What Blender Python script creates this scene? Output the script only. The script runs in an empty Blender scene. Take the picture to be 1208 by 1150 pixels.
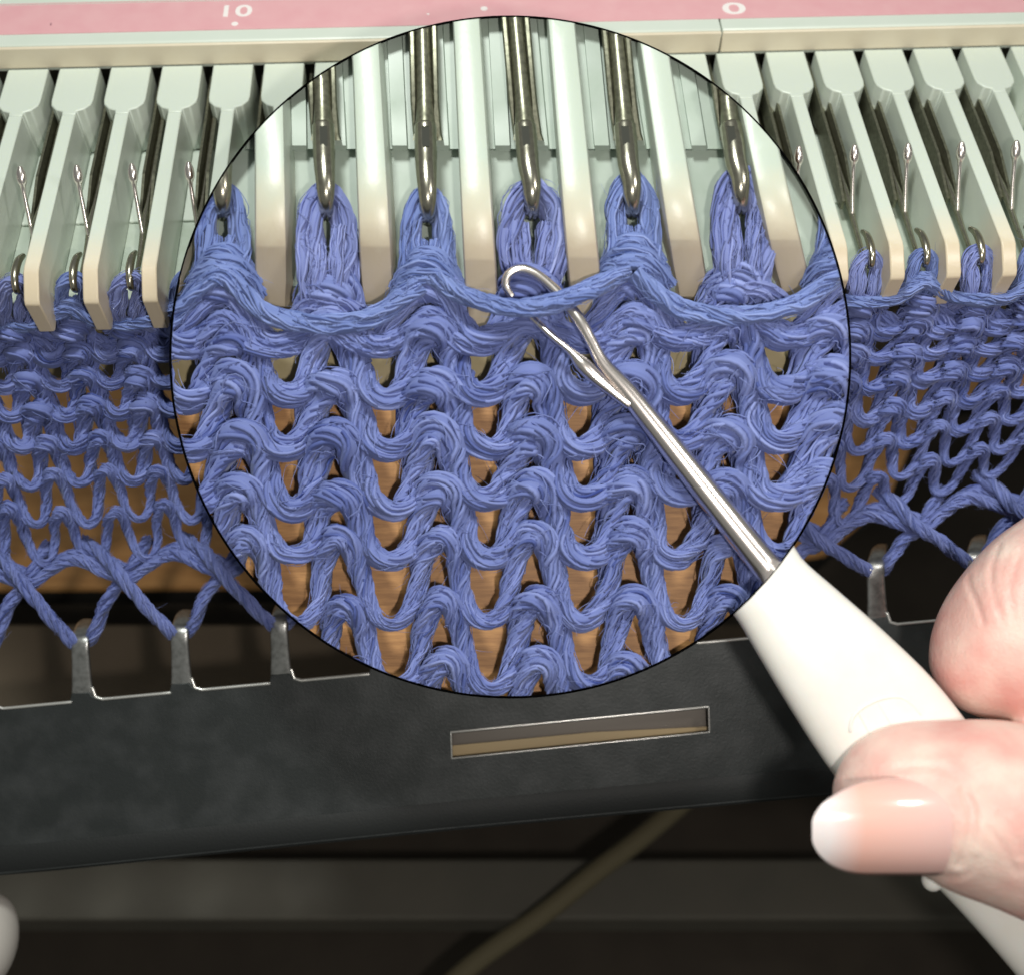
import bpy, bmesh, math
import numpy as np
from mathutils import Vector, Matrix
rng = np.random.default_rng(7)
sc = bpy.context.scene
C = sc.collection
W0, H0, FPX = 1208.0, 1150.0, 1400.0

# ---------------------------------------------------------------- camera
PITCH = math.radians(34)
CAM = np.array([0.0, -8.0, 17.0])
RV = np.array([1.0, 0, 0]); UV = np.array([0, math.cos(PITCH), math.sin(PITCH)]); FV = np.array([0, math.sin(PITCH), -math.cos(PITCH)])
cd = bpy.data.cameras.new('camera'); cam = bpy.data.objects.new('camera', cd); C.objects.link(cam)
cam.location = CAM; cam.rotation_euler = (PITCH, 0, 0)
cd.sensor_fit = 'HORIZONTAL'; cd.sensor_width = 36.0; cd.lens = 36.0 * FPX / W0
cd.clip_start = 0.05; cd.clip_end = 500
cd.dof.use_dof = True; cd.dof.focus_distance = 9.3; cd.dof.aperture_fstop = 0.30
sc.camera = cam

# ---------------------------------------------------------------- light
wd = bpy.data.worlds.new('World'); sc.world = wd; wd.use_nodes = True
wd.node_tree.nodes['Background'].inputs[0].default_value = (0.84, 0.86, 0.80, 1)
wd.node_tree.nodes['Background'].inputs[1].default_value = 0.22
sc.view_settings.view_transform = 'Standard'; sc.view_settings.look = 'None'; sc.view_settings.gamma = 1.0
sc.view_settings.exposure = 0.0

def cw(a):
    a = np.asarray(a, float)
    return CAM + a[..., 0:1] * RV + a[..., 1:2] * UV + a[..., 2:3] * FV
def cf(px, py, d):
    px, py, d = np.broadcast_arrays(np.asarray(px, float), np.asarray(py, float), np.asarray(d, float))
    return np.stack([(px - W0 / 2) / FPX * d, (H0 / 2 - py) / FPX * d, d], -1)
def P(px, py, d): return cw(cf(px, py, d))
def to_px(w):
    q = w - CAM
    f = q @ FV
    return (q @ RV) / f * FPX + W0 / 2, H0 / 2 - (q @ UV) / f * FPX
def area(name, loc, target, size, power, col):
    l = bpy.data.lights.new(name, 'AREA'); l.shape = 'DISK'; l.size = size; l.energy = power; l.color = col
    o = bpy.data.objects.new(name, l); C.objects.link(o); o.location = loc
    o.rotation_euler = (Vector(target) - Vector(loc)).to_track_quat('-Z', 'Y').to_euler()
TGT = tuple(P(600, 420, 9.0))
area('ceiling_lamp', tuple(cw([-2.0, 10.0, -2.5])), TGT, 2.6, 1650, (0.96, 1.0, 0.95))
area('desk_lamp', tuple(cw([1.3, -.7, -.6])), TGT, 0.5, 440, (1.0, 0.94, 0.88))
area('side_lamp', tuple(cw([6.5, 3.5, 2.0])), tuple(P(800, 700, 9)), 1.6, 240, (1.0, 0.97, 0.92))

# ---------------------------------------------------------------- object helpers
def tag(o, label=None, cat=None, group=None, kind=None):
    if label: o['label'] = label
    if cat: o['category'] = cat
    if group: o['group'] = group
    if kind: o['kind'] = kind
    return o
def empty(name, loc=(0, 0, 0)):
    o = bpy.data.objects.new(name, None); C.objects.link(o); o.location = loc; o.empty_display_size = .2
    return o
def link(name, me, mat, parent=None, smooth=True):
    me.name = name
    o = bpy.data.objects.new(name, me); C.objects.link(o)
    if mat is not None: me.materials.append(mat)
    if smooth: me.shade_smooth()
    if parent is not None:
        bpy_loc = parent
        o.parent = parent; o.matrix_parent_inverse = root_matrix(parent).inverted()
    return o
def root_matrix(o):
    m = Matrix.Translation(o.location)
    return m if o.parent is None else root_matrix(o.parent) @ o.matrix_parent_inverse @ m
def mesh_arr(V, F, tone=None):
    """V (n,3); F (m,k) quads or tris"""
    V = np.asarray(V, np.float32); F = np.asarray(F, np.int32)
    me = bpy.data.meshes.new('m')
    k = F.shape[1]
    me.vertices.add(len(V)); me.vertices.foreach_set('co', V.ravel())
    me.loops.add(F.size); me.loops.foreach_set('vertex_index', F.ravel())
    me.polygons.add(len(F)); me.polygons.foreach_set('loop_start', np.arange(0, F.size, k, dtype=np.int32))
    me.polygons.foreach_set('loop_total', np.full(len(F), k, np.int32))
    me.update(calc_edges=True)
    if tone is not None:
        at = me.attributes.new('tone', 'FLOAT', 'POINT'); at.data.foreach_set('value', np.asarray(tone, np.float32))
    me.validate()
    return me
def mesh_bm(bm):
    bmesh.ops.recalc_face_normals(bm, faces=bm.faces[:])
    me = bpy.data.meshes.new('m'); bm.to_mesh(me); bm.free(); return me
def bevel(o, w, seg=2, ang=40):
    m = o.modifiers.new('bevel', 'BEVEL'); m.width = w; m.segments = seg; m.limit_method = 'ANGLE'; m.angle_limit = math.radians(ang)
    m.harden_normals = False
    return o
def autosmooth(me, ang=35):
    me.shade_smooth()
    try: me.set_sharp_from_angle(angle=math.radians(ang))
    except Exception: pass
def prism(bm, pts_a, pts_b):
    """closed solid between two matching loops of 3d points"""
    va = [bm.verts.new(p) for p in pts_a]; vb = [bm.verts.new(p) for p in pts_b]
    n = len(va)
    bm.faces.new(va); bm.faces.new(vb[::-1])
    for i in range(n):
        bm.faces.new((va[i], vb[i], vb[(i + 1) % n], va[(i + 1) % n]))
def loft(bm, rings, cap=True):
    vr = [[bm.verts.new(p) for p in r] for r in rings]
    n = len(vr[0])
    for a, b in zip(vr[:-1], vr[1:]):
        for i in range(n): bm.faces.new((a[i], b[i], b[(i + 1) % n], a[(i + 1) % n]))
    if cap:
        bm.faces.new(vr[0][::-1]); bm.faces.new(vr[-1])
def frames(path):
    T = np.gradient(path, axis=0); T /= np.linalg.norm(T, axis=1)[:, None] + 1e-12
    N = np.zeros_like(T)
    n = np.cross(T[0], [0.31, 0.62, 0.71]); n /= np.linalg.norm(n); N[0] = n
    for i in range(1, len(T)):
        n = N[i - 1] - T[i] * (N[i - 1] @ T[i]); N[i] = n / (np.linalg.norm(n) + 1e-12)
    return T, N, np.cross(T, N)
def smooth_path(pts, step):
    """catmull-rom through control points, resampled about every `step`"""
    p = np.asarray(pts, float)
    q = np.vstack([2 * p[0] - p[1], p, 2 * p[-1] - p[-2]])
    out = []
    for i in range(1, len(q) - 2):
        L = np.linalg.norm(q[i + 1] - q[i]); n = max(2, int(L / step * 1.2))
        t = np.linspace(0, 1, n, endpoint=False)[:, None]
        a, b, c, d = q[i - 1], q[i], q[i + 1], q[i + 2]
        out.append(.5 * (2 * b + (c - a) * t + (2 * a - 5 * b + 4 * c - d) * t ** 2 + (3 * b - a - 3 * c + d) * t ** 3))
    return np.vstack(out + [q[-2][None]])
def tube_mesh(path, rad, sides=16, squash=None):
    """path world (n,3); rad scalar or array; round capped tube -> bmesh"""
    path = np.asarray(path, float); n = len(path)
    rad = np.broadcast_to(np.asarray(rad, float), (n,))
    T, N, B = frames(path)
    th = np.linspace(0, 2 * np.pi, sides, endpoint=False)
    V = []
    def ring(c, Nn, Bn, r): return c + r * (np.cos(th)[:, None] * Nn + np.sin(th)[:, None] * Bn)
    rings = []
    for a in (0.25, .6, .9): rings.append(ring(path[0] - T[0] * rad[0] * (1 - a) * .6, N[0], B[0], rad[0] * math.sin(a * math.pi / 2)))
    for i in range(n): rings.append(ring(path[i], N[i], B[i], rad[i]))
    for a in (.9, .6, .25): rings.append(ring(path[-1] + T[-1] * rad[-1] * (1 - a) * .6, N[-1], B[-1], rad[-1] * math.sin(a * math.pi / 2)))
    bm = bmesh.new(); loft(bm, rings)
    return mesh_bm(bm)

# ---------------------------------------------------------------- materials
def mat(name, base=(.5, .5, .5), rough=.5, metal=0., spec=.5, noise=None, bump=None, coat=0., sss=0., extra=None):
    """noise=(scale, colour2, lo, hi); bump=(scale, strength, distance)"""
    m = bpy.data.materials.new(name); m.use_nodes = True
    nt = m.node_tree; b = nt.nodes['Principled BSDF']
    b.inputs['Base Color'].default_value = (*base, 1); b.inputs['Roughness'].default_value = rough
    b.inputs['Metallic'].default_value = metal; b.inputs['Specular IOR Level'].default_value = spec
    b.inputs['Coat Weight'].default_value = coat; b.inputs['Coat Roughness'].default_value = .08
    if sss:
        b.inputs['Subsurface Weight'].default_value = sss; b.inputs['Subsurface Radius'].default_value = (.18, .07, .045); b.inputs['Subsurface Scale'].default_value = 1.0
    tc = nt.nodes.new('ShaderNodeTexCoord')
    if noise:
        n = nt.nodes.new('ShaderNodeTexNoise'); n.inputs['Scale'].default_value = noise[0]; n.inputs['Detail'].default_value = 6
        nt.links.new(tc.outputs['Object'], n.inputs['Vector'])
        r = nt.nodes.new('ShaderNodeValToRGB'); r.color_ramp.elements[0].position = noise[2]; r.color_ramp.elements[1].position = noise[3]
        r.color_ramp.elements[0].color = (*base, 1); r.color_ramp.elements[1].color = (*noise[1], 1)
        nt.links.new(n.outputs['Fac'], r.inputs['Fac']); nt.links.new(r.outputs['Color'], b.inputs['Base Color'])
    if bump:
        n = nt.nodes.new('ShaderNodeTexNoise'); n.inputs['Scale'].default_value = bump[0]; n.inputs['Detail'].default_value = 5
        nt.links.new(tc.outputs['Object'], n.inputs['Vector'])
        u = nt.nodes.new('ShaderNodeBump'); u.inputs['Strength'].default_value = bump[1]; u.inputs['Distance'].default_value = bump[2]
        nt.links.new(n.outputs['Fac'], u.inputs['Height']); nt.links.new(u.outputs['Normal'], b.inputs['Normal'])
    return m
def yarn_mat(name, dark, light, sheen):
    m = bpy.data.materials.new(name); m.use_nodes = True
    nt = m.node_tree; b = nt.nodes['Principled BSDF']
    at = nt.nodes.new('ShaderNodeAttribute'); at.attribute_name = 'tone'
    r = nt.nodes.new('ShaderNodeValToRGB')
    r.color_ramp.elements[0].color = (*dark, 1); r.color_ramp.elements[1].color = (*light, 1)
    nt.links.new(at.outputs['Fac'], r.inputs['Fac']); nt.links.new(r.outputs['Color'], b.inputs['Base Color'])
    b.inputs['Roughness'].default_value = .9; b.inputs['Specular IOR Level'].default_value = .08
    b.inputs['Sheen Weight'].default_value = sheen; b.inputs['Sheen Tint'].default_value = (.75, .8, 1, 1); b.inputs['Sheen Roughness'].default_value = .4
    return m
def wood_mat(name, c1, c2, scale):
    m = bpy.data.materials.new(name); m.use_nodes = True
    nt = m.node_tree; b = nt.nodes['Principled BSDF']; b.inputs['Roughness'].default_value = .55
    tc = nt.nodes.new('ShaderNodeTexCoord'); mp = nt.nodes.new('ShaderNodeMapping'); mp.inputs['Scale'].default_value = (1, 9, 9)
    n = nt.nodes.new('ShaderNodeTexNoise'); n.inputs['Scale'].default_value = scale; n.inputs['Detail'].default_value = 8; n.inputs['Roughness'].default_value = .65
    r = nt.nodes.new('ShaderNodeValToRGB'); r.color_ramp.elements[0].position = .3; r.color_ramp.elements[1].position = .7
    r.color_ramp.elements[0].color = (*c1, 1); r.color_ramp.elements[1].color = (*c2, 1)
    nt.links.new(tc.outputs['Object'], mp.inputs['Vector']); nt.links.new(mp.outputs['Vector'], n.inputs['Vector'])
    nt.links.new(n.outputs['Fac'], r.inputs['Fac']); nt.links.new(r.outputs['Color'], b.inputs['Base Color'])
    return m
def lit_tip_mat(name, mint, cream, tan, lo, hi):
    """peg plastic with cool top light and warm front light painted along its length"""
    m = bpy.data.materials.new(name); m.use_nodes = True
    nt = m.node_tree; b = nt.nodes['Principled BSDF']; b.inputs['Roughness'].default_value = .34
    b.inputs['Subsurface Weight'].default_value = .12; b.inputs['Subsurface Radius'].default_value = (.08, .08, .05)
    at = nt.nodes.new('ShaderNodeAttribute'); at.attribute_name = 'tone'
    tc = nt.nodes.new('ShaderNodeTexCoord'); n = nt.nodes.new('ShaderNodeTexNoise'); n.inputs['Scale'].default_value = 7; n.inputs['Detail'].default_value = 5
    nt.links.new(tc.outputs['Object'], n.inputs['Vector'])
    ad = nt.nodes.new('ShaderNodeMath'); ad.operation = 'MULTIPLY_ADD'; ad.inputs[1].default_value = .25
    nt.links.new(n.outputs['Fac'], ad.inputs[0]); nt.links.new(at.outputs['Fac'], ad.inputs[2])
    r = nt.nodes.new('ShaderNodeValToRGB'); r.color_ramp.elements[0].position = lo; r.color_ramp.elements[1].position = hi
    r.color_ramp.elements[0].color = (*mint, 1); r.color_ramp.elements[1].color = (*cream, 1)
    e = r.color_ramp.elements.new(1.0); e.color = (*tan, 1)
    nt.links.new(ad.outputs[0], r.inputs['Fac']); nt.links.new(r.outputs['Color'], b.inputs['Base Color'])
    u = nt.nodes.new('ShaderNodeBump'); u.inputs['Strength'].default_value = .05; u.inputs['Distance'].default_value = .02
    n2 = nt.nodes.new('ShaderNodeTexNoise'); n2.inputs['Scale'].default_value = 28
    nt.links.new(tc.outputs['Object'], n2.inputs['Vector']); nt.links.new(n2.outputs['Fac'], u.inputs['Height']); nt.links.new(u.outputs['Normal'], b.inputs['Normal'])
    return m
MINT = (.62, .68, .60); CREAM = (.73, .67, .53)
M = {
 'mint': mat('mint_plastic', MINT, .36, noise=(3, (.65, .70, .63), .3, .7), bump=(40, .05, .01)),
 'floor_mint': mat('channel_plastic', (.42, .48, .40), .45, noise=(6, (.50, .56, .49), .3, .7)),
 'cream': mat('cream_plastic', (.70, .61, .46), .38, noise=(4, (.75, .67, .52), .3, .7), bump=(40, .05, .01)),
 'pink': mat('pink_print', (.72, .37, .40), .45, noise=(5, (.75, .42, .44), .3, .7)),
 'white_print': mat('white_print', (.86, .80, .78), .5),
 'scuff': mat('scuff_mark', (.35, .17, .20), .7),
 'peg_lit': lit_tip_mat('peg_painted_light', MINT, CREAM, (.64, .54, .39), .35, .80),  # mint to tan ramp paints cool top light and warm front light
 'peg_lit_in': lit_tip_mat('peg_painted_light_close', (.50, .57, .49), (.62, .57, .44), (.50, .42, .31), .35, .80),  # darker copy with the same cool-to-warm light in its colour
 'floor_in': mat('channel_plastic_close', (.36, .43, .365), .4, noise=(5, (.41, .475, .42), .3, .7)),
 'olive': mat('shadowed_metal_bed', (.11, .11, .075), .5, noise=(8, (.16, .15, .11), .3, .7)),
 'steel': mat('polished_steel', (.50, .48, .39), .24, 1.0, noise=(25, (.36, .34, .27), .4, .8)),
 'chrome': mat('chrome_hook', (.88, .81, .77), .25, 1.0),
 'shank': mat('dull_steel', (.26, .26, .19), .34, .8, noise=(30, (.15, .15, .11), .4, .7)),
 'tan_bed': mat('olive_tan_bed', (.40, .33, .17), .6, noise=(6, (.46, .38, .22), .3, .7)),
 'black': mat('black_paint', (.002, .002, .002), 1.0, spec=0),
 'slot': mat('slot_shade', (.02, .022, .014), .7),
 'comb': mat('dark_anodised_metal', (.030, .034, .034), .46, .4, noise=(3.4, (.058, .062, .063), .42, .80), bump=(45, .35, .006)),
 'tooth': mat('bare_tooth_metal', (.42, .42, .41), .33, .9, noise=(18, (.26, .26, .25), .4, .7), bump=(70, .2, .006)),
 'lip': mat('dark_lip_metal', (.016, .018, .018), .6, .3, bump=(45, .35, .006)),
 'comb_edge': mat('bright_cut_edge', (.85, .84, .80), .3, .8),
 'strip': mat('brown_strip_metal', (.17, .15, .13), .3, .4),
 'strip_tan': mat('tan_strip', (.48, .36, .19), .4),
 'wood': wood_mat('orange_wood', (.56, .27, .09), (.74, .40, .15), 1.6),
 'wood_in': wood_mat('orange_wood_close', (.33, .155, .055), (.60, .31, .115), 3.0),
 'table_edge': mat('black_table_edge', (.012, .011, .009), .7),
 'floor': mat('dark_floor', (.038, .028, .019), .8, noise=(1.2, (.050, .038, .026), .3, .7)),
 'ledge': mat('dark_ledge', (.085, .078, .062), .7, noise=(1.2, (.10, .09, .07), .3, .7)),
 'panel': mat('brown_panel', (.105, .078, .050), .8, noise=(1.0, (.13, .098, .066), .3, .7)),
 'cord': mat('brown_cord', (.12, .10, .055), .8),
 'handle': mat('white_handle_plastic', (.87, .85, .80), .30, noise=(6, (.84, .81, .74), .3, .8), bump=(50, .04, .005), sss=.08),
 'knob': mat('grey_knob', (.55, .52, .48), .6),
 'yarn': yarn_mat('blue_yarn', (.05, .075, .26), (.28, .33, .65), .15),
 'yarn_in': yarn_mat('blue_yarn_close', (.048, .072, .25), (.29, .345, .66), .15),
 'yarn_open': yarn_mat('blue_yarn_open_loops', (.07, .095, .29), (.34, .39, .70), .15),
 'loop': yarn_mat('blue_yarn_loops', (.065, .105, .30), (.29, .365, .68), .15),  # bluer copy of the yarn with cool top light in its colour
}

# ================================================================ KNITTING MACHINE (true size, 1 unit = 1 cm)
A = np.array([1.0, .036, .035]); A /= np.linalg.norm(A)
B = np.array([-.0643, .8273, .558]); B -= A * (A @ B); B /= np.linalg.norm(B)
N3 = np.cross(A, B)                     # (r,u,f) is left-handed, so check the sign
if N3[2] > 0: N3 = -N3
E0 = cf(36, 318, 9.0)
PIT = .4435
def ML(w, s, t):
    """machine coordinates (along the bed, away from the edge, upwards) -> world"""
    w, s, t = np.broadcast_arrays(np.asarray(w, float), np.asarray(s, float), np.asarray(t, float))
    return cw(E0 + w[..., None] * A + s[..., None] * B + t[..., None] * N3)
def mbox(bm, w0, w1, s0, s1, t0, t1):
    a = [ML(w0, s0, t0), ML(w1, s0, t0), ML(w1, s1, t0), ML(w0, s1, t0)]
    b = [ML(w0, s0, t1), ML(w1, s0, t1), ML(w1, s1, t1), ML(w0, s1, t1)]
    prism(bm, a, b)
machine = empty('knitting_machine', tuple(ML(4, 2.4, 0)))
tag(machine, 'mint and cream knitting machine bed with pink number strip above the blue knitting', 'knitting machine')
W_A, W_B = -1.6, 10.6
def mpart(name, bm, m, parent=machine, bev=.012, smooth=True):
    o = link(name, mesh_bm(bm), m, parent, smooth=False); autosmooth(o.data, 40)
    if bev: bevel(o, bev)
    return o
SEAM = 5.62
for w0, w1 in ((W_A, SEAM - .006), (SEAM + .006, W_B)):
    bm = bmesh.new()
    prof = [(2.46, -.05), (2.46, .19), (2.475, .207), (4.9, .207), (4.9, -.05)]
    prism(bm, [ML(w0, s, t) for s, t in prof], [ML(w1, s, t) for s, t in prof])
    mpart('top_rail', bm, M['mint'])
    bm = bmesh.new()                                             # front edge of the rail, warm front light put into its cream
    mbox(bm, w0, w1, 2.425, 2.459, .0, .202)
    mpart('rail_edge', bm, M['cream'], bev=.01)
bm = bmesh.new(); mbox(bm, W_A, W_B, 2.615, 3.035, .208, .212); stripe = mpart('pink_stripe', bm, M['pink'], bev=0)
bm = bmesh.new(); mbox(bm, W_A, W_B, 3.05, 3.06, .208, .211); mpart('groove_line', bm, M['pink'], bev=0)
# numbers on the stripe
def on_stripe(px, py):
    """bed coordinates of the stripe point seen at a photo pixel"""
    q = cf(px, py, 1.0); n = N3; p0 = E0 + .214 * N3
    k = (p0 @ n) / (q @ n); p = q * k - E0
    return p @ A, p @ B
def text_on(px, py, txt, size, stretch=1.35):
    w, s = on_stripe(px, py)
    cu = bpy.data.curves.new('number', 'FONT'); cu.body = txt; cu.size = size; cu.align_x = 'CENTER'; cu.align_y = 'CENTER'; cu.extrude = .0015; cu.offset = .004
    o = bpy.data.objects.new('number', cu); C.objects.link(o)
    dg = bpy.context.evaluated_depsgraph_get(); me = bpy.data.meshes.new_from_object(o.evaluated_get(dg)); bpy.data.objects.remove(o)
    n = len(me.vertices); co = np.zeros(n * 3); me.vertices.foreach_get('co', co); co = co.reshape(-1, 3)
    me.vertices.foreach_set('co', ML(w + co[:, 0] * stretch, s + co[:, 1], .2135 + co[:, 2]).ravel()); me.update()
    return link('number', me, M['white_print'], stripe, smooth=False)
text_on(277, 14, '10', .23)
text_on(866, 11, '0', .23, 1.9)
def dot(px, py, r, m='white_print', ex=1.0, name='dot'):
    w, s = on_stripe(px, py); bm = bmesh.new()
    ring = [(math.cos(a) * r * ex, math.sin(a) * r) for a in np.linspace(0, 2 * math.pi, 16, endpoint=False)]
    prism(bm, [ML(w + x, s + y, .2122) for x, y in ring], [ML(w + x, s + y, .2145) for x, y in ring])
    o = link(name, mesh_bm(bm), M[m], stripe, smooth=False)
dot(277, 28.5, .030); dot(571, 10.5, .032); dot(505, 17, .012); dot(60, 29, .02, 'scuff', .35, 'scuff')
# body under the channels
bm = bmesh.new()
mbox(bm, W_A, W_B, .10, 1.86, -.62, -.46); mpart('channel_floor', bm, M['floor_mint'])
bm = bmesh.new(); mbox(bm, W_A, W_B, .35, .45, -1.72, -.63); mpart('bed_front', bm, M['tan_bed'])
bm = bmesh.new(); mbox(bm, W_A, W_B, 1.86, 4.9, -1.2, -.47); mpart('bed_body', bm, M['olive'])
for i in range(-2, 19):
    # small guide pad in each channel, the pale step behind the hook
    w = (i + .5) * PIT; bm = bmesh.new(); mbox(bm, w - .16, w + .16, .95, 1.80, -.458, -.43); mpart('channel_pad', bm, M['mint'], bev=.01)
# gate pegs ---------------------------------------------------
def gate_peg_mesh():
    bm = bmesh.new()
    hw = .058
    prof = [(1.80, .0), (.03, .0), (-.02, -.012), (-.20, -.125), (-.222, -.16), (-.195, -.49), (-.165, -.515), (-.10, -.50), (.14, -.40), (.30, -.455), (1.80, -.455)]
    def W(p, x): return Vector((x, p[0], p[1]))
    prism(bm, [W(p, -hw) for p in prof], [W(p, hw) for p in prof])
    # the wide block at the back with chamfered shoulders
    out = [(-hw, 1.80), (-hw, 1.845), (-.12, 1.87), (-.165, 1.93), (-.175, 1.99), (-.175, 2.424), (.175, 2.424), (.175, 1.99), (.165, 1.93), (.12, 1.87), (hw, 1.845), (hw, 1.80)]
    prism(bm, [Vector((x, s, -.0015)) for x, s in out], [Vector((x, s, -.455)) for x, s in out])
    me = mesh_bm(bm)
    n = len(me.vertices); co = np.zeros(n * 3); me.vertices.foreach_get('co', co); co = co.reshape(-1, 3)
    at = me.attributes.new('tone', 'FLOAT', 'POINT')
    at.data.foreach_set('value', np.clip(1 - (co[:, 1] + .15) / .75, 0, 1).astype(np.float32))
    return me
def bed_matrix(w):
    o = cw(E0 + w * A); ax = cw(E0 + (w + 1) * A) - o; bx = cw(E0 + w * A + B) - o; nx = cw(E0 + w * A + N3) - o
    return Matrix(((ax[0], bx[0], nx[0], o[0]), (ax[1], bx[1], nx[1], o[1]), (ax[2], bx[2], nx[2], o[2]), (0, 0, 0, 1)))
# subdivide along the length so the painted light can grade
pm = gate_peg_mesh()
bm = bmesh.new(); bm.from_mesh(pm)
for s in (.0, .12, .25, .4, .6, .9):
    bmesh.ops.bisect_plane(bm, geom=bm.verts[:] + bm.edges[:] + bm.faces[:], plane_co=(0, s, 0), plane_no=(0, 1, 0))
bm.to_mesh(pm); bm.free()
pm.materials.append(M['peg_lit']); autosmooth(pm, 30); pm.name = 'gate_peg'
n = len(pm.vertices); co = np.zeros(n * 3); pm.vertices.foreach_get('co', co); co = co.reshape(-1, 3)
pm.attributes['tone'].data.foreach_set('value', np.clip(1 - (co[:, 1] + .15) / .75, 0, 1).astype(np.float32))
MW = Matrix.Translation(machine.location)
def place(name, me, w, parent=machine):
    o = bpy.data.objects.new(name, me); C.objects.link(o); o.parent = parent
    o.matrix_parent_inverse = MW.inverted(); o.matrix_basis = bed_matrix(w)
    return o
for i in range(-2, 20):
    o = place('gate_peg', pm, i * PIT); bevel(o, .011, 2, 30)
# needles -------------------------------------------------------
bm = bmesh.new()
def tube_local(path, rad, sides=12): return tube_mesh(smooth_path(path, .02), rad, sides)
def taper_tube(ctrl, sides=12, step=.02):
    c = np.asarray(ctrl, float); q = smooth_path(c, step)
    return tube_mesh(q[:, :3], q[:, 3], sides)
needle_me = taper_tube([(0, 2.7, -.25, .030), (0, 2.0, -.24, .030), (0, .95, -.24, .030), (0, .75, -.24, .034), (0, .55, -.26, .026), (0, .3, -.27, .021), (0, .06, -.26, .020),
                        (0, -.03, -.20, .026), (0, .0, -.135, .030), (0, .09, -.10, .032), (0, .21, -.11, .029), (0, .31, -.16, .020)])
needle_me.materials.append(M['steel']); needle_me.shade_smooth(); needle_me.name = 'needle'
side_me = None
bm = bmesh.new()
for sx in (-1, 1):
    x0, x1 = sorted((sx * .030, sx * .052))
    prism(bm, [Vector((x0, s, t)) for s, t in ((.75, -.33), (2.7, -.33), (2.7, -.13), (1.2, -.14), (.75, -.24))], [Vector((x1, s, t)) for s, t in ((.75, -.33), (2.7, -.33), (2.7, -.13), (1.2, -.14), (.75, -.24))])
side_me = mesh_bm(bm); side_me.materials.append(M['shank']); side_me.name = 'shank_wall'
latch_me = taper_tube([(0, .60, -.25, .020), (-.01, .70, -.12, .018), (-.02, .82, .05, .017), (-.02, .86, .105, .036), (-.02, .90, .15, .036), (-.02, .93, .19, .018)])
latch_me.materials.append(M['chrome']); latch_me.shade_smooth(); latch_me.name = 'latch'
for i in range(-2, 18):
    w = (i + .5) * PIT + .05 + rng.uniform(-.012, .012)
    nd = place('needle', needle_me, w)
    for nm, me in (('shank_wall', side_me), ('latch', latch_me)):
        o = bpy.data.objects.new(nm, me); C.objects.link(o); o.parent = nd

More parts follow.
